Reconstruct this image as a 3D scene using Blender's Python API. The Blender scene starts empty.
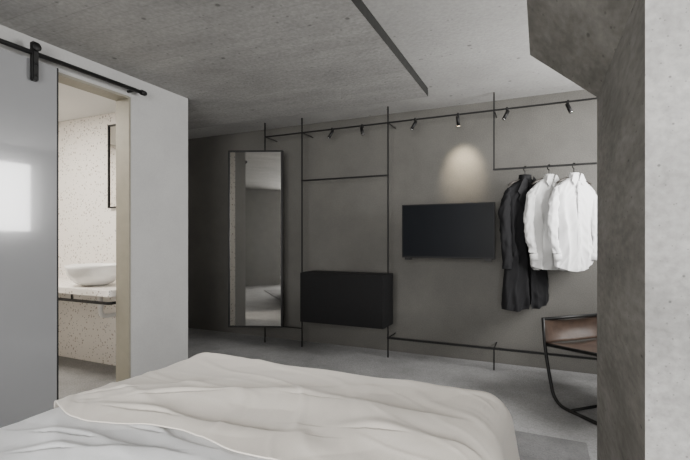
import bpy, bmesh, math, random
from mathutils import Vector, Matrix, noise
random.seed(3)
C=bpy.context.scene.collection
TH=math.radians(24.5); F=430.0; HC=1.2
ct,st=math.cos(TH),math.sin(TH)
def XatY(px,Y):
    t=(px-345)/F
    return Y*(t*ct-st)/(ct+t*st)
# ---------------- materials
def nm(name):
    m=bpy.data.materials.new(name); m.use_nodes=True
    nt=m.node_tree; b=nt.nodes['Principled BSDF']; return m,nt,b
def simple(name,col,rough=.5,metal=0,noise_amt=.0,scale=20,bump=0,spec=None):
    m,nt,b=nm(name)
    b.inputs['Roughness'].default_value=rough; b.inputs['Metallic'].default_value=metal
    if spec is not None: b.inputs['Specular IOR Level'].default_value=spec
    tc=nt.nodes.new('ShaderNodeTexCoord'); n=nt.nodes.new('ShaderNodeTexNoise')
    n.inputs['Scale'].default_value=scale; n.inputs['Detail'].default_value=6
    nt.links.new(tc.outputs['Object'],n.inputs['Vector'])
    r=nt.nodes.new('ShaderNodeValToRGB')
    a=noise_amt
    r.color_ramp.elements[0].position=.3; r.color_ramp.elements[1].position=.7
    r.color_ramp.elements[0].color=[c*(1-a) for c in col]+[1]
    r.color_ramp.elements[1].color=[min(1,c*(1+a)) for c in col]+[1]
    nt.links.new(n.outputs['Fac'],r.inputs['Fac']); nt.links.new(r.outputs['Color'],b.inputs['Base Color'])
    if bump:
        bp=nt.nodes.new('ShaderNodeBump'); bp.inputs['Strength'].default_value=bump; bp.inputs['Distance'].default_value=.01
        nt.links.new(n.outputs['Fac'],bp.inputs['Height']); nt.links.new(bp.outputs['Normal'],b.inputs['Normal'])
    return m
def concrete(name,c1,c2,stretch=(1,1,1),pits=True,rough=.8,bump=.35,boards=False,fine=45,ov=.2,pitscale=9,lo=.36,hi=.64,pstretch=(1,1,1),base=2.2):
    m,nt,b=nm(name); L=nt.links; N=nt.nodes
    b.inputs['Roughness'].default_value=rough
    tc=N.new('ShaderNodeTexCoord'); mp=N.new('ShaderNodeMapping'); mp.inputs['Scale'].default_value=stretch
    L.new(tc.outputs['Object'],mp.inputs['Vector'])
    n1=N.new('ShaderNodeTexNoise'); n1.inputs['Scale'].default_value=base; n1.inputs['Detail'].default_value=9; n1.inputs['Roughness'].default_value=.65
    L.new(mp.outputs['Vector'],n1.inputs['Vector'])
    r=N.new('ShaderNodeValToRGB'); r.color_ramp.elements[0].position=lo; r.color_ramp.elements[1].position=hi
    r.color_ramp.elements[0].color=(*c1,1); r.color_ramp.elements[1].color=(*c2,1)
    L.new(n1.outputs['Fac'],r.inputs['Fac'])
    mp2=N.new('ShaderNodeMapping'); mp2.inputs['Scale'].default_value=pstretch; L.new(tc.outputs['Object'],mp2.inputs['Vector'])
    n2=N.new('ShaderNodeTexNoise'); n2.inputs['Scale'].default_value=fine; n2.inputs['Detail'].default_value=4
    L.new(mp2.outputs['Vector'],n2.inputs['Vector'])
    mx=N.new('ShaderNodeMixRGB'); mx.blend_type='OVERLAY'; mx.inputs['Fac'].default_value=ov
    L.new(r.outputs['Color'],mx.inputs['Color1']); L.new(n2.outputs['Fac'],mx.inputs['Color2'])
    out=mx.outputs['Color']
    if pits:
        for ps,e0,e1,dk in ((pitscale,.05,.09,.35),(pitscale*2.6,.07,.13,.55)):
            v=N.new('ShaderNodeTexVoronoi'); v.inputs['Scale'].default_value=ps; L.new(mp2.outputs['Vector'],v.inputs['Vector'])
            rp=N.new('ShaderNodeValToRGB'); rp.color_ramp.elements[0].position=e0; rp.color_ramp.elements[1].position=e1
            rp.color_ramp.elements[0].color=(dk,dk,dk,1); rp.color_ramp.elements[1].color=(1,1,1,1)
            L.new(v.outputs['Distance'],rp.inputs['Fac'])
            m2=N.new('ShaderNodeMixRGB'); m2.blend_type='MULTIPLY'; m2.inputs['Fac'].default_value=.8
            L.new(out,m2.inputs['Color1']); L.new(rp.outputs['Color'],m2.inputs['Color2']); out=m2.outputs['Color']
    if boards:
        w=N.new('ShaderNodeTexBrick'); w.inputs['Scale'].default_value=1.0
        w.inputs['Brick Width'].default_value=2.4; w.inputs['Row Height'].default_value=.11; w.inputs['Mortar Size'].default_value=.0025
        w.inputs['Color1'].default_value=(.86,.86,.86,1); w.inputs['Color2'].default_value=(1,1,1,1); w.inputs['Mortar'].default_value=(.72,.72,.72,1)
        L.new(tc.outputs['Object'],w.inputs['Vector'])
        m3=N.new('ShaderNodeMixRGB'); m3.blend_type='MULTIPLY'; m3.inputs['Fac'].default_value=.7
        L.new(out,m3.inputs['Color1']); L.new(w.outputs['Color'],m3.inputs['Color2']); out=m3.outputs['Color']
    L.new(out,b.inputs['Base Color'])
    bp=N.new('ShaderNodeBump'); bp.inputs['Strength'].default_value=bump; bp.inputs['Distance'].default_value=.01
    L.new(n2.outputs['Fac'],bp.inputs['Height']); L.new(bp.outputs['Normal'],b.inputs['Normal'])
    return m
def terrazzo(name):
    m,nt,b=nm(name); L=nt.links; N=nt.nodes
    b.inputs['Roughness'].default_value=.35
    tc=N.new('ShaderNodeTexCoord')
    prev=None
    base=(.76,.73,.69,1)
    for i,(sc,th,col) in enumerate([(30,.26,(.36,.31,.27,1)),(44,.25,(.26,.26,.26,1)),(18,.18,(.54,.50,.45,1))]):
        v=N.new('ShaderNodeTexVoronoi'); v.inputs['Scale'].default_value=sc; L.new(tc.outputs['Object'],v.inputs['Vector'])
        nz=N.new('ShaderNodeSeparateColor'); L.new(v.outputs['Color'],nz.inputs['Color'])
        a=N.new('ShaderNodeMath'); a.operation='LESS_THAN'; a.inputs[1].default_value=th; L.new(v.outputs['Distance'],a.inputs[0])
        c=N.new('ShaderNodeMath'); c.operation='GREATER_THAN'; c.inputs[1].default_value=.5; L.new(nz.outputs[i%3],c.inputs[0])
        d=N.new('ShaderNodeMath'); d.operation='MULTIPLY'; L.new(a.outputs[0],d.inputs[0]); L.new(c.outputs[0],d.inputs[1])
        mx=N.new('ShaderNodeMixRGB'); L.new(d.outputs[0],mx.inputs['Fac'])
        if prev is None: mx.inputs['Color1'].default_value=base
        else: L.new(prev,mx.inputs['Color1'])
        mx.inputs['Color2'].default_value=col; prev=mx.outputs['Color']
    L.new(prev,b.inputs['Base Color']); return m
def fabric(name,col,rough=.9,sheen=.2,bump=.15,scale=350):
    m=simple(name,col,rough,0,.05,scale,bump)
    m.node_tree.nodes['Principled BSDF'].inputs['Sheen Weight'].default_value=sheen
    return m
M_ceil=concrete('ceiling_concrete',(.235,.232,.225),(.325,.32,.31),(.8,1.7,1),pits=True,boards=True,bump=.25,ov=.35,pitscale=5,lo=.3,hi=.7)
M_ceil2=concrete('smooth_ceiling_concrete',(.30,.296,.288),(.37,.366,.356),(1,1,1),pits=True,bump=.15,ov=.2,pitscale=5,lo=.3,hi=.7)
M_edge_shade=simple('painted_shade_edge',(.025,.025,.024),.95,0,.15,20,0,.1)  # near-black colour stands in for shade on the slab's side edge
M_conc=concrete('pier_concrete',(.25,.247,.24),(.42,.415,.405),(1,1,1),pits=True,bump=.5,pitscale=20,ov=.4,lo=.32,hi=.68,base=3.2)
M_conc_shade=concrete('pier_painted_shade_concrete',(.13,.125,.115),(.22,.212,.198),(1,.35,1),pits=True,bump=.4,pitscale=18,fine=40,ov=.45,pstretch=(1,.3,1),base=4)  # darker copy of the pier concrete, side-face shade painted into the colour
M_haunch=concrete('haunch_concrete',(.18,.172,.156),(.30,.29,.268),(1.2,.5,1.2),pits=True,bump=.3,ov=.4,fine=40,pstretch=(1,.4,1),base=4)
M_back=concrete('taupe_plaster',(.090,.0865,.079),(.112,.1075,.098),(1,1,1),pits=False,rough=.7,bump=.25,fine=120,ov=.45)
M_left=concrete('grey_plaster',(.345,.343,.338),(.38,.378,.372),(1,1,1),pits=False,rough=.85,bump=.06,fine=90,ov=.08)
M_white=simple('white_plaster',(.6,.6,.59),.85)
M_rear=simple('grey_rear_plaster',(.27,.267,.26),.85,0,.05,6)
M_floor=concrete('grey_carpet',(.20,.20,.20),(.28,.28,.28),(1,1,1),pits=False,rough=.95,bump=1.0,fine=110,ov=.5)
M_rug=concrete('rug_weave',(.12,.12,.122),(.17,.17,.172),(2,2,1),pits=False,rough=.98,bump=1.0,fine=110,ov=.4)
M_terr=terrazzo('terrazzo')
M_black=simple('black_steel',(.006,.006,.006),.5,.0,.1,30,0,.3)
M_blackmatt=simple('black_veneer',(.005,.005,.0055),.6,0,.2,60,.05,.2)
M_screen=simple('screen_glass',(.006,.007,.009),.35,0,.05,5,0,.08)
M_bezel=simple('bezel_plastic',(.008,.008,.009),.5,0,0,20,0,.2)
M_mirror=simple('mirror_glass',(.72,.71,.68),.03,1.0,.0)
M_chrome=simple('brushed_steel',(.6,.6,.6),.25,1)
M_panel=simple('glossy_grey_glass',(.235,.238,.245),.14,0,.02,2)
M_panel.node_tree.nodes['Principled BSDF'].inputs['Coat Weight'].default_value=1
M_panel.node_tree.nodes['Principled BSDF'].inputs['Coat Roughness'].default_value=.04
M_jamb=simple('olive_jamb',(.20,.185,.145),.6,0,.06,15)
M_cov=fabric('cream_cotton',(.83,.775,.70),bump=.04)
M_duv=fabric('white_cotton',(.84,.85,.87),bump=.04)
M_mat=fabric('mattress_cloth',(.55,.55,.55))
M_bedbase=fabric('charcoal_upholstery',(.06,.06,.065))
M_shirt=fabric('white_shirt_cotton',(.66,.66,.665),bump=.03,sheen=.05)
M_shirt2=fabric('offwhite_shirt_cotton',(.48,.48,.475),bump=.03,sheen=.05)
M_coat=fabric('black_wool',(.009,.009,.010),sheen=.0,bump=.05)
M_coat.node_tree.nodes['Principled BSDF'].inputs['Specular IOR Level'].default_value=.2
M_coatin=fabric('coat_satin',(.008,.008,.009),.8,sheen=0)
M_coatin.node_tree.nodes['Principled BSDF'].inputs['Specular IOR Level'].default_value=.2
M_hang=simple('dark_hanger_wood',(.03,.025,.02),.5)
M_leather=simple('brown_leather',(.040,.026,.019),.42,0,.25,18,.15,.3)
M_ceram=simple('white_ceramic',(.88,.88,.87),.12)
M_pipe=simple('white_pipe',(.8,.79,.77),.3)
M_frame=simple('window_frame_grey',(.08,.08,.08),.5)
def emis(name,col,s):
    m,nt,b=nm(name); b.inputs['Emission Color'].default_value=(*col,1); b.inputs['Emission Strength'].default_value=s
    b.inputs['Base Color'].default_value=(*col,1); return m
M_led=emis('warm_lamp_face',(1,.8,.55),6)
M_diff=emis('added_fill_diffuser',(1,.98,.94),1)  # glowing face of the added alcove fill lamp
# ---------------- helpers
def addobj(name,me,mat=None,parent=None,smooth=False):
    o=bpy.data.objects.new(name,me); C.objects.link(o)
    if mat: me.materials.append(mat)
    if parent: o.parent=parent
    if smooth:
        for p in me.polygons: p.use_smooth=True
    return o
def tag(o,label=None,cat=None,group=None,kind=None):
    if label:o['label']=label
    if cat:o['category']=cat
    if group:o['group']=group
    if kind:o['kind']=kind
    return o
def empty(name,loc,label,cat,group=None,kind=None,rotz=0):
    o=bpy.data.objects.new(name,None); C.objects.link(o); o.location=loc; o.rotation_euler=(0,0,rotz); o.empty_display_size=.1
    tag(o,label,cat,group,kind); return o
def box(name,x0,x1,y0,y1,z0,z1,mat,parent=None,bevel=0):
    cx,cy,cz=(x0+x1)/2,(y0+y1)/2,(z0+z1)/2
    bm=bmesh.new(); bmesh.ops.create_cube(bm,size=1)
    for v in bm.verts: v.co=Vector((v.co.x*(x1-x0),v.co.y*(y1-y0),v.co.z*(z1-z0)))
    if bevel: bmesh.ops.bevel(bm,geom=bm.edges[:],offset=bevel,segments=3,affect='EDGES',profile=.7)
    me=bpy.data.meshes.new(name); bm.to_mesh(me); bm.free()
    o=addobj(name,me,mat,parent); o.location=(cx,cy,cz); return o
def struct(o,label,cat='room'):
    return tag(o,label,cat,None,'structure')
def sweep_mesh(me,paths):
    bm=bmesh.new()
    for pts,rad,n in paths:
        pts=[Vector(p) for p in pts]
        if not hasattr(rad,'__len__'): rad=[rad]*len(pts)
        prev=None; rings=[]
        for i,p in enumerate(pts):
            if i==0: t=pts[1]-pts[0]
            elif i==len(pts)-1: t=pts[-1]-pts[-2]
            else: t=(pts[i+1]-p).normalized()+(p-pts[i-1]).normalized()
            t.normalize()
            if prev is None: u=t.orthogonal().normalized()
            else: u=(prev-t*prev.dot(t)).normalized()
            prev=u; w=t.cross(u)
            rings.append([bm.verts.new(p+(u*math.cos(2*math.pi*k/n)+w*math.sin(2*math.pi*k/n))*rad[i]) for k in range(n)])
        for a,b in zip(rings,rings[1:]):
            for k in range(n): bm.faces.new((a[k],a[(k+1)%n],b[(k+1)%n],b[k]))
        bm.faces.new(rings[0][::-1]); bm.faces.new(rings[-1])
    bmesh.ops.recalc_face_normals(bm,faces=bm.faces[:])
    bm.to_mesh(me); bm.free()
def tube(name,pts,rad,mat,parent=None,n=12):
    me=bpy.data.meshes.new(name); sweep_mesh(me,[(pts,rad,n)])
    return addobj(name,me,mat,parent,True)
def rounded(pts,r,seg=6):
    pts=[Vector(p) for p in pts]; out=[]
    n=len(pts)
    for i,p in enumerate(pts):
        if i in (0,n-1): out.append(p); continue
        a=(pts[i-1]-p); b=(pts[(i+1)%n]-p)
        rr=min(r,a.length*.49,b.length*.49)
        A=p+a.normalized()*rr; B=p+b.normalized()*rr
        for k in range(seg+1):
            t=k/seg; out.append((1-t)**2*A+2*t*(1-t)*p+t*t*B)
    return out
def lathe(name,prof,mat,parent=None,n=40,sx=1,sy=1):
    bm=bmesh.new(); rings=[]
    for r,z in prof:
        if r<1e-5: rings.append([bm.verts.new((0,0,z))])
        else: rings.append([bm.verts.new((r*sx*math.cos(2*math.pi*k/n),r*sy*math.sin(2*math.pi*k/n),z)) for k in range(n)])
    for a,b in zip(rings,rings[1:]):
        for k in range(n):
            k2=(k+1)%n
            if len(a)==1 and len(b)==1: continue
            if len(a)==1: bm.faces.new((a[0],b[k2],b[k]))
            elif len(b)==1: bm.faces.new((a[k],a[k2],b[0]))
            else: bm.faces.new((a[k],a[k2],b[k2],b[k]))
    bmesh.ops.recalc_face_normals(bm,faces=bm.faces[:])
    me=bpy.data.meshes.new(name); bm.to_mesh(me); bm.free()
    return addobj(name,me,mat,parent,True)
def wall_hole(name,axis,p0,p1,a0,a1,z0,z1,ha0,ha1,hz0,hz1,mat):
    bm=bmesh.new()
    def bx(a,b,c,d):
        if b-a<1e-4 or d-c<1e-4: return
        m=bmesh.ops.create_cube(bm,size=1)['verts']
        for v in m:
            A=(a+b)/2+v.co.y*(b-a); Z=(c+d)/2+v.co.z*(d-c); P=(p0+p1)/2+v.co.x*(p1-p0)
            v.co=Vector((P,A,Z)) if axis=='x' else Vector((A,P,Z))
    bx(a0,ha0,z0,z1); bx(ha1,a1,z0,z1); bx(ha0,ha1,z0,hz0); bx(ha0,ha1,hz1,z1)
    bmesh.ops.recalc_face_normals(bm,faces=bm.faces[:])
    me=bpy.data.meshes.new(name); bm.to_mesh(me); bm.free()
    return addobj(name,me,mat)
def bmbox(bm,x0,x1,y0,y1,z0,z1):
    for v in bmesh.ops.create_cube(bm,size=1)['verts']:
        v.co=Vector(((x0+x1)/2+v.co.x*(x1-x0),(y0+y1)/2+v.co.y*(y1-y0),(z0+z1)/2+v.co.z*(z1-z0)))
# ---------------- room
WY=4.36; WX=-2.87; RX=1.3; BX=-3.006; CZ=2.52; SZ=2.445
struct(box('floor',-5.2,RX+.15,-2.4,WY+.15,-.1,0,M_floor),'grey low-pile carpet floor of the hotel room','floor')
struct(box('ceiling',-5.2,RX+.15,-2.4,WY+.15,CZ,CZ+.1,M_ceil2),'smooth raw concrete ceiling','ceiling')
t1=struct(box('trim_1',-5.0,-.905,-2.2,3.75,SZ,CZ,M_ceil),'lowered board-marked concrete ceiling slab with a sharp edge coloured dark as painted shade','ceiling slab')
t1.data.materials.append(M_edge_shade)
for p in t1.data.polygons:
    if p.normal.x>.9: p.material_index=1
struct(box('wall_back',-5.2,RX+.15,WY,WY+.15,0,CZ,M_back),'taupe speckled plaster wall behind the steel rack','wall')
struct(wall_hole('wall_left','x',BX,WX,-2.2,2.915,0,SZ,1.35,2.32,0,2.28,M_left),'light grey plaster wall with bathroom doorway','wall')
struct(wall_hole('wall_right','x',RX,RX+.15,-2.4,WY,0,CZ,2.75,4.0,1.25,2.35,M_white),'white plaster wall with high window','wall')
struct(wall_hole('wall_rear','y',-2.35,-2.2,-5.2,RX,0,CZ,-1.05,1.15,.6,2.35,M_rear),'grey plaster wall with wide window','wall')
struct(box('wall_outer',-5.15,-5.0,-2.2,WY,0,CZ,M_left),'plain grey outer wall beyond the alcove','wall')
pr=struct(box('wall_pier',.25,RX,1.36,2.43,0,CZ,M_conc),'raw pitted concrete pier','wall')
pr.data.materials.append(M_conc_shade)
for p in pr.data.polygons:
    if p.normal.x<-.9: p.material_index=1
bm=bmesh.new()
prof=[(.25,1.89),(-.052,2.15),(-.052,CZ),(.25,CZ)]
f=[bm.verts.new((x,1.36,z)) for x,z in prof]; g=[bm.verts.new((x,2.43,z)) for x,z in prof]
bm.faces.new(f); bm.faces.new(g[::-1])
for i in range(4): bm.faces.new((f[i],g[i],g[(i+1)%4],f[(i+1)%4]))
bmesh.ops.recalc_face_normals(bm,faces=bm.faces[:])
me=bpy.data.meshes.new('trim_2'); bm.to_mesh(me); bm.free()
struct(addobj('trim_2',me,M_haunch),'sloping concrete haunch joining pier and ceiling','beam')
def window(name,axis,p,a0,a1,z0,z1,label,mull):
    e=empty(name,((p,(a0+a1)/2,z0) if axis=='x' else ((a0+a1)/2,p,z0)),label,'window',None,'structure')
    w=(a1-a0)/2; h=z1-z0; t=.05
    def b(nm_,A0,A1,Z0,Z1):
        if axis=='x': box(nm_,-.02,.02,A0,A1,Z0,Z1,M_frame,e)
        else: box(nm_,A0,A1,-.02,.02,Z0,Z1,M_frame,e)
    b('frame_sill',-w,w,0,t); b('frame_head',-w,w,h-t,h); b('frame_jamb',-w,-w+t,t,h-t); b('frame_jamb',w-t,w,t,h-t)
    for m_ in mull: b('mullion',m_-.02,m_+.02,t,h-t)
window('window_1','x',RX+.08,2.75,4.0,1.25,2.35,'dark framed high window letting daylight onto the clothes',[])
window('window_2','y',-2.28,-1.05,1.15,.6,2.35,'dark framed wide window behind the bed head',[0])
# bathroom
struct(box('wall_bathroom_back',-5.0,BX,2.78,2.915,0,SZ,M_terr),'terrazzo bathroom wall with white and brown chips','wall')
struct(box('wall_bathroom_rear',-5.0,BX,.5,.6,0,SZ,M_terr),'terrazzo bathroom side wall','wall')
struct(box('wall_bathroom_side',-5.0,-4.95,.6,2.78,0,2.38,M_terr),'terrazzo bathroom side wall','wall')
struct(box('trim_3',-4.95,BX,.6,2.78,2.38,SZ,M_white),'white bathroom ceiling','ceiling')
bm=bmesh.new()
bmbox(bm,BX-.004,WX+.004,2.306,2.322,0,2.28); bmbox(bm,BX-.004,WX+.004,1.348,1.364,0,2.28); bmbox(bm,BX-.004,WX+.004,1.364,2.306,2.266,2.284)
me=bpy.data.meshes.new('trim_4'); bm.to_mesh(me); bm.free()
struct(addobj('trim_4',me,M_jamb),'olive beige lining of the bathroom doorway','door frame')
v=empty('vanity_shelf',(-3.9,2.5,.72),'terrazzo vanity shelf on a dark steel rail in the bathroom','vanity')
box('worktop',-.98,.88,-.25,.28,.025,.075,M_terr,v,.004)
tube('towel_rail',rounded([(-.95,.2,-.03),(-.95,-.22,-.03),(.85,-.22,-.03),(.85,.2,-.03)],.03),.012,M_black,v)
for x in (-.95,.85): tube('bracket',[(x,-.2,-.03),(x,.279,-.03)],.01,M_black,v)
for x in (-.6,.4): tube('bracket',[(x,-.22,-.03),(x,-.22,.026)],.008,M_black,v)
bx_=XatY(95,2.47)
bs=empty('washbasin',(bx_,2.47,.7955),'round white ceramic vessel basin on the terrazzo shelf','basin')
lathe('bowl',[(0,.0),(.09,.0),(.13,.015),(.175,.05),(.205,.10),(.218,.15),(.222,.175),(.214,.178),(.205,.15),(.19,.10),(.155,.055),(.10,.028),(.05,.02),(0,.018)],M_ceram,bs,48)
lathe('drain',[(0,.022),(.022,.024),(.022,.028),(0,.03)],M_chrome,bs,20)
dx=bx_+3.9+.03
tube('drain_pipe',rounded([(dx,0,.024),(dx,0,-.20),(dx,.28,-.20)],.06),.02,M_pipe,v)
lathe('trap_collar',[(.018,-.015),(.027,-.012),(.027,.012),(.018,.015)],M_pipe,v,24).location=(dx,0,-.10)
mr=empty('bathroom_mirror',(-3.43,2.78,1.48),'rectangular bathroom mirror in thin black frame','mirror')
box('glass',-.26,.26,-.02,-.012,.01,.77,M_mirror,mr)
bm=bmesh.new()
for a in ((-.275,-.262,0,.78),(.262,.275,0,.78),(-.262,.262,0,.013),(-.262,.262,.767,.78)): bmbox(bm,a[0],a[1],-.03,-.0,a[2],a[3])
me=bpy.data.meshes.new('frame'); bm.to_mesh(me); bm.free(); addobj('frame',me,M_black,mr)
al=empty('added_fill_lamp',(-3.8,3.35,SZ),'flat round white ceiling lamp added unseen in the alcove as fill light','lamp')  # lamp added out of view to brighten the dark alcove
lathe('housing',[(0,0),(.16,0),(.16,-.03),(.15,-.03),(.15,-.01),(0,-.01)],M_white,al)
lathe('diffuser',[(0,-.012),(.149,-.012),(.149,-.034),(.12,-.042),(0,-.046)],M_diff,al)
# ---------------- sliding door
d=empty('door_1',(-2.82,.95,0),'glossy grey glass sliding door on black steel track','sliding door',None,'structure')
box('door_panel',-.012,.012,-.35,.784,.02,2.285,M_panel,d,.003)
box('edge_profile',-.014,.014,.784,.792,.02,2.285,M_black,d)
for yy in (-.2,.637):
    bm=bmesh.new(); bmbox(bm,.014,.050,yy-.018,yy+.018,2.15,2.385)
    bmesh.ops.bevel(bm,geom=bm.edges[:],offset=.006,segments=2,affect='EDGES')
    me=bpy.data.meshes.new('hanger_strap'); bm.to_mesh(me); bm.free(); h_=addobj('hanger_strap',me,M_black,d)
    w_=lathe('wheel',[(0,-.008),(.024,-.008),(.027,-.004),(.022,0),(.027,.004),(.024,.008),(0,.008)],M_black,h_,28); w_.rotation_euler=(0,math.pi/2,0); w_.location=(.054,yy,2.352)
    for zz in (2.18,2.25):
        k=lathe('bolt',[(0,0),(.008,0),(.008,.005),(0,.006)],M_black,h_,14); k.rotation_euler=(0,math.pi/2,0); k.location=(.050,yy,zz)
tube('track',[(.03,-1.0,2.318),(.03,1.447,2.318)],.0145,M_black,d)
for yy in (-.8,.2,1.35): tube('standoff',[(-.05,yy,2.318),(.03,yy,2.318)],.010,M_black,d)
tube('track_stop',[(.03,1.40,2.318),(.03,1.435,2.318)],.020,M_black,d)
# ---------------- rack
PY=4.11
rk=empty('wall_rack',(0,PY,0),'black steel pole and rail rack in front of the taupe wall','rack')
X1,X2,X3,X4=[XatY(p,PY) for p in (265,302,388,494)]
def bar(nm_,a,b,s=.006):
    return box(nm_,min(a[0],b[0])-s,max(a[0],b[0])+s,-s,s,min(a[1],b[1])-s,max(a[1],b[1])+s,M_black,rk)
for x in (X1,X2,X3): bar('pole',(x,.007),(x,CZ-.006))
bar('pole',(X4,1.82),(X4,CZ-.006)); bar('pole',(X4,.007),(X4,.197))
bar('top_rail',(X1,2.358),(RX-.01,2.358),.0065)
bar('bottom_rail',(X3,.197),(RX-.01,.197),.009)
bar('garment_rail',(X4,1.82),(RX-.01,1.82),.008)
bar('cross_rail',(X2,1.83),(X3,1.83),.008)
bar('cross_rail',(X1,.205),(X2,.205),.005)
for x,z in ((X1,2.358),(X2,2.358),(X3,2.358),(X4,2.358),(X3,.197),(X4,.197)):
    box('wall_fixing',x-.004,x+.004,.006,WY-PY,z-.004,z+.004,M_black,rk)
sp=[(332,'spot'),(362,''),(415,''),(458,'warm'),(507,''),(568,'')]
for i,(px,k) in enumerate(sp):
    x=XatY(px,PY-.02)
    s=empty('spotlight',(x,PY-.02,2.348),'small black cylindrical spotlight, lit warm, clipped to the top rail' if k=='warm' else 'small black cylindrical spotlight clipped to the top rail','spotlight','spotlights on the top rail')
    box('clip',-.009,.009,-.004,.030,-.008,.020,M_black,s,.002)
    tube('stem',[(0,0,-.006),(0,-.006,-.03)],.005,M_black,s)
    ax=Vector(((.035 if i%2 else -.045),-.035,-.1)).normalized() if k!='warm' else Vector((.02,.35,-.9)).normalized()
    c=Vector((0,-.008,-.036))
    tube('lamp_head',[c-ax*.025,c-ax*.023,c+ax*.066],[.011,.016,.016],M_black,s,20)
    tube('lens',[c+ax*.0661,c+ax*.069],[.014,.013],M_led if k=='warm' else M_chrome,s,20)
# console
cs=empty('console_cabinet',((XatY(300,3.8)+XatY(383,3.8))/2,3.8,.345),'black wall-hung minibar cabinet fixed between the rack poles','cabinet')
hw=(XatY(383,3.8)-XatY(300,3.8))/2
box('body',-hw,hw,.018,.30,0,.505,M_blackmatt,cs,.003)
box('door',-hw+.002,hw-.002,0,.017,.003,.502,M_blackmatt,cs,.002)
for x in (-.25,.25): box('wall_mount',x-.03,x+.03,.30,WY-3.8,.1,.4,M_black,cs)
tv=empty('television',((XatY(402,4.03)+XatY(494,4.03))/2,4.05,1.01),'slim black flat-screen television mounted on the rack','television')
hw=.43
box('housing',-hw,hw,0,.035,0,.512,M_bezel,tv,.004)
box('screen',-hw+.010,hw-.010,-.003,.001,.018,.502,M_screen,tv)
for x in (-hw+.06,hw-.06): box('foot_bracket',x-.03,x+.03,-.008,.02,-.02,.002,M_black,tv)
box('mount',-.12,.12,.034,WY-4.05,.15,.35,M_bezel,tv)
mm=empty('wall_mirror',(XatY(255.5,3.97),3.97,.20),'tall mirror in deep black frame pivoted on the rack pole','mirror',rotz=TH*.93)
w,h=.305,1.98
box('mirror_glass',-w+.016,w-.016,-.006,.0,.016,h-.016,M_mirror,mm)
bm=bmesh.new()
for a in ((-w,-w+.018,0,h),(w-.018,w,0,h),(-w+.018,w-.018,0,.018),(-w+.018,w-.018,h-.018,h)): bmbox(bm,a[0],a[1],-.014,.05,a[2],a[3])
bmbox(bm,-w+.018,w-.018,.005,.05,.018,h-.018)
me=bpy.data.meshes.new('frame'); bm.to_mesh(me); bm.free(); addobj('frame',me,M_black,mm)
for z in (.35,1.7): tube('pivot_bracket',[(.02,.05,z),(.07,.1,z)],.01,M_black,mm)
# ---------------- garments
def lerp_rows(rows,sub=6):
    R=[]
    n=len(rows)
    for i in range(n-1):
        p0=rows[max(i-1,0)];p1=rows[i];p2=rows[i+1];p3=rows[min(i+2,n-1)]
        for k in range(sub):
            u=k/sub
            R.append([.5*((2*p1[j])+(-p0[j]+p2[j])*u+(2*p0[j]-5*p1[j]+4*p2[j]-p3[j])*u*u+(-p0[j]+3*p1[j]-3*p2[j]+p3[j])*u**3) for j in range(len(p1))])
    R.append(list(rows[-1])); return R
def loft(name,rows,mat,parent,n=120,seed=0,openf=0.0,hemcurve=0.0,hemskew=0.0):
    bm=bmesh.new(); rings=[]
    RR=lerp_rows(rows,10)
    zmin=RR[-1][0]
    for ri,(z,w_,d_,fa,xo) in enumerate(RR):
        ring=[]
        dep=min(1,max(0,(-z-.12)/.3))
        for k in range(n):
            ph=2*math.pi*k/n
            if openf: ph=-math.pi/2+openf+(2*math.pi-2*openf)*k/(n-1)
            cx_,s_=math.cos(ph),math.sin(ph)
            x=w_*cx_; y=d_*math.copysign(abs(s_)**.7,s_)
            u=x/.2
            wp=noise.noise(Vector((x*5,z*3,seed)))*1.3
            a1=math.sin(u*6.5+seed+z*1.1+wp); a2=math.sin(u*13+seed*2.3-z*2.2+wp*1.6)
            ff=fa*((1-abs(a1))*2.3-.6+.6*a2)
            cr=noise.noise(Vector((abs(x)*16+z*9,seed*3+(2 if x>0 else 0),z*3)))
            dr=.010*(1-min(1,abs(cr)*5))*min(1,max(0,(-z-.04)/.08))
            lump=noise.noise(Vector((x*9,z*6,seed*5)))*.012
            out=(-1 if s_<0 else 1)
            hem=max(0,(z-(-.2))/(zmin+.2)) if z<-.2 else 0
            hz=-(1-u*u)*hemcurve*hem+hemskew*u*hem+noise.noise(Vector((x*8,y*8,seed)))*.02*hem
            ring.append(bm.verts.new((x+xo+lump*.5,y+out*(ff*dep+dr+lump)*min(1,abs(s_)*1.8),z+hz)))
        rings.append(ring)
    nn=n if not openf else n-1
    for a,b in zip(rings,rings[1:]):
        for k in range(nn): bm.faces.new((a[k],a[(k+1)%n],b[(k+1)%n],b[k]))
    bmesh.ops.recalc_face_normals(bm,faces=bm.faces[:])
    me=bpy.data.meshes.new(name); bm.to_mesh(me); bm.free()
    o=addobj(name,me,mat,parent,True)
    so=o.modifiers.new('s','SOLIDIFY'); so.thickness=.002
    return o
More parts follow.
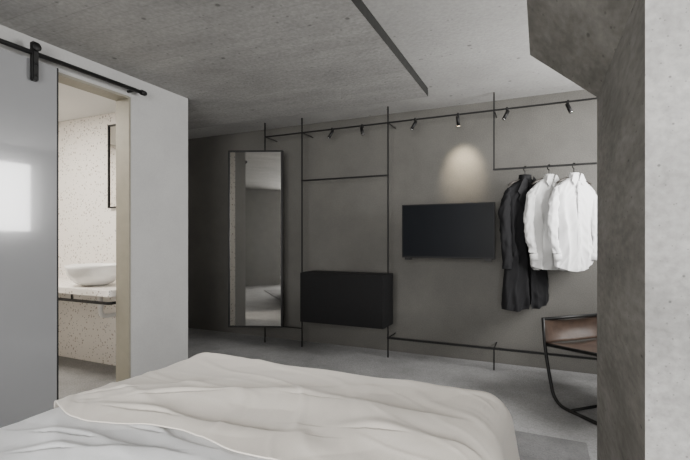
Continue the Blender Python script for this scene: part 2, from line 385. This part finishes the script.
def sleeve(name,pts,rad,mat,parent,seed,flat=.62):
    P=[(*p,r_) for p,r_ in zip(pts,rad)]; bm=bmesh.new(); rings=[]; n=32
    R=lerp_rows(P,16)
    for i,(x0,y0,z0,r) in enumerate(R):
        ring=[]
        for k in range(n):
            ph=2*math.pi*k/n
            cr=noise.noise(Vector((math.cos(ph)*1.2+seed*7+i*.05,math.sin(ph)*1.2,i*.17)))
            q=cr*.014+.007*(1-min(1,abs(noise.noise(Vector((math.cos(ph)*.9+i*.12,math.sin(ph)*.9+seed,i*.13))))*5))
            rr=r+q
            ring.append(bm.verts.new((x0+rr*math.cos(ph),y0+rr*flat*math.sin(ph),z0)))
        rings.append(ring)
    for a,b in zip(rings,rings[1:]):
        for k in range(n): bm.faces.new((a[k],a[(k+1)%n],b[(k+1)%n],b[k]))
    bm.faces.new(rings[0][::-1]); bm.faces.new(rings[-1])
    bmesh.ops.recalc_face_normals(bm,faces=bm.faces[:])
    me=bpy.data.meshes.new(name); bm.to_mesh(me); bm.free()
    return addobj(name,me,mat,parent,True)
def strip(name,outline,y,th,mat,parent,tilt=0):
    bm=bmesh.new()
    a=[bm.verts.new((x,y+tilt*(z),z)) for x,z in outline]; b=[bm.verts.new((x,y-th+tilt*z,z)) for x,z in outline]
    bm.faces.new(a); bm.faces.new(b[::-1])
    for i in range(len(a)): bm.faces.new((a[i],b[i],b[(i+1)%len(a)],a[(i+1)%len(a)]))
    bmesh.ops.recalc_face_normals(bm,faces=bm.faces[:])
    me=bpy.data.meshes.new(name); bm.to_mesh(me); bm.free()
    return addobj(name,me,mat,parent)
ZT=1.745
def hanger(x,rot):
    h_=empty('clothes_hanger',(x,PY,ZT),'dark clothes hanger with steel hook on the garment rail','hanger','hangers on the garment rail',rotz=rot)
    pts=[(0,0,-.035),(0,0,.035)]
    for k in range(13):
        a=-math.pi*.5+ (math.pi*1.35)*k/12
        pts.append((.022*math.cos(a),0,.0665+.022*math.sin(a)))
    hk=tube('hook',pts,.004,M_black,h_,8); hk.rotation_euler=(0,0,math.pi/2-rot+.5)
    tube('shoulder_bar',[(-.17,0,-.085),(-.13,0,-.062),(-.07,0,-.04),(0,0,-.03),(.07,0,-.04),(.13,0,-.062),(.17,0,-.085)],[.007,.009,.010,.011,.010,.009,.007],M_hang,h_)
    return h_
def shirt(x,rot,mat,label,seed,length=.80,ws=1.0):
    s=empty('shirt',(x,PY,ZT-.012),label,'shirt','white shirts on hangers',rotz=rot)
    L=length-.05
    rows=[(-.008,.044*ws,.034,0,0),(-.03,.068*ws,.040,0,0),(-.07,.122*ws,.040,.001,0),(-.125,.172*ws,.040,.002,0),(-.2,.168*ws,.044,.006,0),
          (-.4,.152*ws,.044,.012,0),(-.6,.160*ws,.044,.017,0),(-L+.05,.176*ws,.042,.019,0),(-L,.172*ws,.040,.019,0)]
    loft('shirt_body',rows,mat,s,seed=seed,hemcurve=.06,hemskew=.012)
    for sg in (-1,1):
        kx=.012*math.sin(seed+sg)
        sleeve('sleeve',[(sg*.132*ws,0,-.095),(sg*.172*ws,-.0,-.17),(sg*.200*ws,-.006,-.34),(sg*.206*ws+kx,-.02,-.52),(sg*.182*ws+kx,-.035,-.66)],[.026,.040,.043,.040,.033],mat,s,seed+sg)
        c_=lathe('cuff',[(.033,0),(.038,.0),(.038,.055),(.033,.058)],mat,s,24,1,.62); c_.location=(sg*.176*ws+kx,-.036,-.72); c_.rotation_euler=(0,sg*.12,0)
        strip('collar',[(sg*.004,-.05),(sg*.040,-.10),(sg*.068,-.055),(sg*.047,.0),(sg*.030,.008)],-.046,.004,mat,s,.12)
    lathe('collar_band',[(.042,-.025),(.046,-.025),(.044,.016),(.040,.016)],mat,s,30,1,.8)
    strip('placket',[(-.013,-.06),(.013,-.06),(.013,-L-.045),(-.013,-L-.045)],-.060,.002,mat,s)
    for k in range(6):
        b_=lathe('button',[(0,0),(.006,0),(.006,.002),(0,.003)],M_pipe,s,10); b_.rotation_euler=(math.pi/2,0,0); b_.location=(0,-.062,-.12-k*.1)
    return s
def coat(x,rot):
    s=empty('coat',(x,PY,ZT-.012),'long black wool coat hanging on a hanger','coat',rotz=rot)
    rows=[(-.008,.046,.040,0,0),(-.03,.072,.046,0,0),(-.07,.128,.048,.001,0),(-.125,.178,.048,.002,0),(-.22,.182,.050,.005,0),
          (-.45,.178,.050,.009,0),(-.7,.198,.052,.012,.004),(-.95,.218,.054,.016,.006),(-1.08,.230,.054,.018,.008),(-1.13,.228,.052,.018,.008)]
    loft('coat_body',rows,M_coat,s,seed=2,openf=.05,hemcurve=.03,hemskew=.03)
    for sg in (-1,1):
        sleeve('sleeve',[(sg*.138,0,-.095),(sg*.176,-.0,-.17),(sg*.204,-.01,-.36),(sg*.204,-.03,-.6),(sg*.198,-.03,-.80)],[.030,.044,.049,.046,.043],M_coat,s,5+sg,.66)
        strip('lapel',[(sg*.008,-.46),(sg*.045,-.30),(sg*.11,-.20),(sg*.09,-.165),(sg*.115,-.13),(sg*.062,-.02),(sg*.04,.004),(sg*.03,-.06)],-.058,.006,M_coatin,s)
        strip('pocket_flap',[(sg*.07,-.645),(sg*.15,-.655),(sg*.15,-.69),(sg*.07,-.68)],-.060,.003,M_coatin,s)
    lathe('collar',[(.050,-.035),(.058,-.04),(.054,.022),(.046,.024)],M_coatin,s,30,1,.85)
    for k in range(3):
        b_=lathe('button',[(0,0),(.011,0),(.011,.004),(0,.005)],M_bezel,s,14); b_.rotation_euler=(math.pi/2,0,0); b_.location=(.03,-.064,-.50-k*.13)
    return s
gr=math.radians(38)
for px,k in ((525,'c'),(549,'a'),(574,'b')):
    x=XatY(px,PY)
    hanger(x,gr)
    if k=='c': coat(x,gr)
    if k=='a': shirt(x,gr,M_shirt2,'off-white cotton shirt hanging between coat and white shirt',1.3,.80,1.0)
    if k=='b': shirt(x,gr,M_shirt,'bright white cotton shirt on the last hanger',4.1,.80,1.06)
# ---------------- chair
e=empty('lounge_chair',(.055,3.46,0),'low lounge chair with black tube frame and brown leather sling','chair',rotz=math.atan2(-.72,.69))
W,D=.62,.66
r=.012
for y in (0,W):
    tube('side_frame',rounded([(-.06,y,.61),(-.035,y,.35),(.05,y,r),(D,y,r),(D-.03,y,.30),(D-.02,y,.47),(-.02,y,.42)],.11,10),r,M_black,e)
tube('back_bar',[(-.06,0,.60),(-.06,W,.60)],r,M_black,e)
tube('front_bar',[(D-.05,0,.455),(D-.05,W,.455)],r,M_black,e)
tube('cross_bar',[(.18,0,r),(.18,W,r)],r*.8,M_black,e)
tube('cross_bar',[(D-.04,0,.28),(D-.04,W,.28)],r*.8,M_black,e)
def sheet(name,fn,nu,nv,th,mat,parent):
    bm=bmesh.new(); g=[[bm.verts.new(fn(i/nu,j/nv)) for j in range(nv+1)] for i in range(nu+1)]
    for i in range(nu):
        for j in range(nv): bm.faces.new((g[i][j],g[i+1][j],g[i+1][j+1],g[i][j+1]))
    bmesh.ops.recalc_face_normals(bm,faces=bm.faces[:])
    me=bpy.data.meshes.new(name); bm.to_mesh(me); bm.free(); o=addobj(name,me,mat,parent,True)
    so=o.modifiers.new('s','SOLIDIFY'); so.thickness=th; so.offset=0; return o
sheet('backrest',lambda u,v:(-.055+.025*(1-u)-.045*math.sin(math.pi*v)*math.sin(math.pi*u*.8),W*v,.43+.175*u-.03*math.sin(math.pi*v)*u),10,18,.008,M_leather,e)
sheet('seat',lambda u,v:(-.03+(D-.02)*u,W*v,.432+.025*u-.05*math.sin(math.pi*v)*math.sin(math.pi*(.15+.8*u))),16,18,.008,M_leather,e)
# ---------------- bed
BXL,BXR,BYF=-1.67,-.14,1.82
hw=(BXR-BXL)/2; hl=1.02
bd=empty('bed',((BXL+BXR)/2,BYF-hl,.0125),'double bed base with charcoal upholstery and mattress','bed')
box('base',-hw+.05,hw-.05,-hl,hl-.05,.06,.30,M_bedbase,bd,.02)
for sx in (-1,1):
    for sy in (-1,1): box('leg',sx*(hw-.12)-.03,sx*(hw-.12)+.03,sy*(hl-.14)-.03,sy*(hl-.14)+.03,0,.06,M_black,bd)
box('mattress',-hw+.035,hw-.035,-hl,hl-.035,.30,.545,M_mat,bd,.05)
def fold1(s,edge,r):
    q=abs(s); sg=1 if s>=0 else -1
    if q<=edge-r: return s,0
    arc=r*math.pi/2
    if q<=edge-r+arc:
        a=(q-(edge-r))/r; return sg*(edge-r+r*math.sin(a)), r*(1-math.cos(a))
    ex=q-(edge-r)-arc
    return sg*(edge+ex*.16), r+ex
def imgpt(px,py,z):
    dp=F*(HC-z)/(py-238); lt=(px-345)/F*dp
    return Vector((lt*ct-dp*st, lt*st+dp*ct))
def mkridges(lst,z):
    return [(imgpt(*a,z),imgpt(*b,z),w_,h_) for a,b,w_,h_ in lst]
def ridgeval(P,R):
    s=0
    for a,b,w_,h_ in R:
        ab=b-a; t=max(0,min(1,(P-a).dot(ab)/ab.length_squared)); q=a+ab*t
        q=q+Vector((-ab.y,ab.x)).normalized()*.03*math.sin(t*math.pi*2)
        d_=(P-q).length; side=(ab.x*(P-a).y-ab.y*(P-a).x)
        wd=w_*(.45 if side>0 else 1.7)
        s+=h_*math.exp(-(d_/wd)**2)*(.2+.8*math.sin(math.pi*t))
    return s
def bedding(name,a0,a1,b0f,b1,top,drop,mat,R,amp,seed,nu,nv,rad,mx=.02,th=.008,crease=.006):
    cx=(BXL+BXR)/2
    bm=bmesh.new(); g=[]
    cy=-.5
    for i in range(nu+1):
        row=[]
        a=a0+(a1-a0)*i/nu
        x,dx=fold1(a,hw+mx,rad)
        for j in range(nv+1):
            bb=b0f(a)+(b1-b0f(a))*j/nv
            y,dy=fold1(bb-cy,BYF+mx-cy,rad); y+=cy
            dz=max(dx,dy)
            if dx>0 and dy>0: dz=min(drop+.05,math.sqrt(dx*dx+dy*dy))
            P=Vector((x+cx,y))
            z=top-dz
            wv=ridgeval(P,R)
            n_=noise.noise(Vector((P.x*1.6+P.y*1.0,P.y*2.4-P.x*1.2,seed)))*amp+abs(noise.noise(Vector((P.x*2.2+P.y*3+seed,P.y*5-P.x*3.2,seed))))*amp*.5
            wx=noise.noise(Vector((P.x*1.5,P.y*1.5,seed+9)))*.25
            al_=(P.x*.86-P.y*.5)+wx; ac_=(P.x*.5+P.y*.86)+wx
            c1=noise.noise(Vector((al_*1.1,ac_*4.0,seed+3)))
            c2=noise.noise(Vector((al_*2.4+5,ac_*8,seed+6)))
            n_+=crease*math.exp(-(c1/.13)**2)+crease*.3*math.exp(-(c2/.12)**2)
            hang=min(1,dz/.15)
            z+= (wv+n_)*(1-hang)
            ox=hang*.012*math.sin(y*13+seed+math.sin(y*5)); oy=hang*.012*math.sin(x*11+seed+math.sin(x*6))
            row.append(bm.verts.new((P.x+(ox if dx>=dy else 0),P.y+(oy if dy>dx else 0),z)))
        g.append(row)
    for i in range(nu):
        for j in range(nv): bm.faces.new((g[i][j],g[i+1][j],g[i+1][j+1],g[i][j+1]))
    bmesh.ops.recalc_face_normals(bm,faces=bm.faces[:])
    me=bpy.data.meshes.new(name); bm.to_mesh(me); bm.free(); o=addobj(name,me,mat,None,True)
    if me.polygons[(nu//2)*nv+2].normal.z<0: me.flip_normals()
    so=o.modifiers.new('s','SOLIDIFY'); so.thickness=th; so.offset=1
    return o
Rd=mkridges([((0,455),(160,452),.05,.016),((20,430),(200,458),.04,.014),((120,425),(220,450),.03,.010)],.59)
o=bedding('duvet',-hw-.2,hw+.2,lambda a:-.2,1.25,.576,.3,M_duv,Rd,.012,3.3,260,260,.09,.0,.008,.005)
tag(o,'white cotton duvet with soft wrinkles covering the bed','duvet')
Rc=mkridges([((60,402),(230,380),.06,.018),((110,402),(350,388),.06,.018),((90,408),(300,436),.05,.016),
   ((260,395),(480,425),.09,.016),((330,430),(520,455),.08,.014)],.6)
def bfront(a):
    return 1.0+.05*math.sin(a*4)-.12*max(0,(a+.1))-.03*math.sin(a*9)
o=bedding('coverlet',-hw-.22,hw+.34,bfront,1.82+.35,.598,.35,M_cov,Rc,.012,8.1,300,240,.13,.03,.003,.005)
tag(o,'cream cotton blanket with long soft folds over the bed foot','blanket')
rg=box('rug',-1.9,.24,-1.0,2.85,0.0,.012,M_rug); tag(rg,'flat woven darker grey rug under the bed foot','rug')
# ---------------- lights
def area(name,loc,rot,sx,sy,e_,col):
    l=bpy.data.lights.new(name,'AREA'); l.shape='RECTANGLE'; l.size=sx; l.size_y=sy; l.energy=e_; l.color=col
    o=bpy.data.objects.new(name,l); C.objects.link(o); o.location=loc; o.rotation_euler=rot; return o
area('daylight_side',(RX+.25,3.37,1.8),(0,math.radians(90),0),1.1,1.3,150,(1,.985,.965))
area('daylight_rear',(.05,-2.5,1.5),(math.radians(90),0,0),2.3,1.8,265,(1,.985,.96))
area('bathroom_ceiling_light',(-3.9,1.7,2.37),(0,0,0),.9,.5,62,(1,.93,.83))
area('alcove_added_fill',(-3.8,3.35,2.38),(0,0,0),.3,.3,1.5,(1,.97,.92))  # added fill light for the alcove, goes with the unseen lamp
l=bpy.data.lights.new('spot_beam','SPOT'); l.energy=55; l.spot_size=math.radians(60); l.spot_blend=1; l.color=(1,.84,.60); l.shadow_soft_size=.05
o=bpy.data.objects.new('spot_beam',l); C.objects.link(o)
xs=XatY(458,PY); o.location=(xs+.003,PY-.05,2.20); dv=Vector((.01,.42,-.42)); o.rotation_euler=dv.to_track_quat('-Z','Y').to_euler()
w=bpy.data.worlds.new('world'); bpy.context.scene.world=w; w.use_nodes=True
w.node_tree.nodes['Background'].inputs[0].default_value=(.97,.98,1,1); w.node_tree.nodes['Background'].inputs[1].default_value=1.7
# ---------------- camera
cam=bpy.data.cameras.new('camera'); co=bpy.data.objects.new('camera',cam); C.objects.link(co)
co.location=(0,0,HC); co.rotation_euler=(math.radians(90),0,TH)
cam.sensor_width=36; cam.clip_start=.02
cam.lens=F/690*36; cam.shift_y=8/690
bpy.context.scene.camera=co
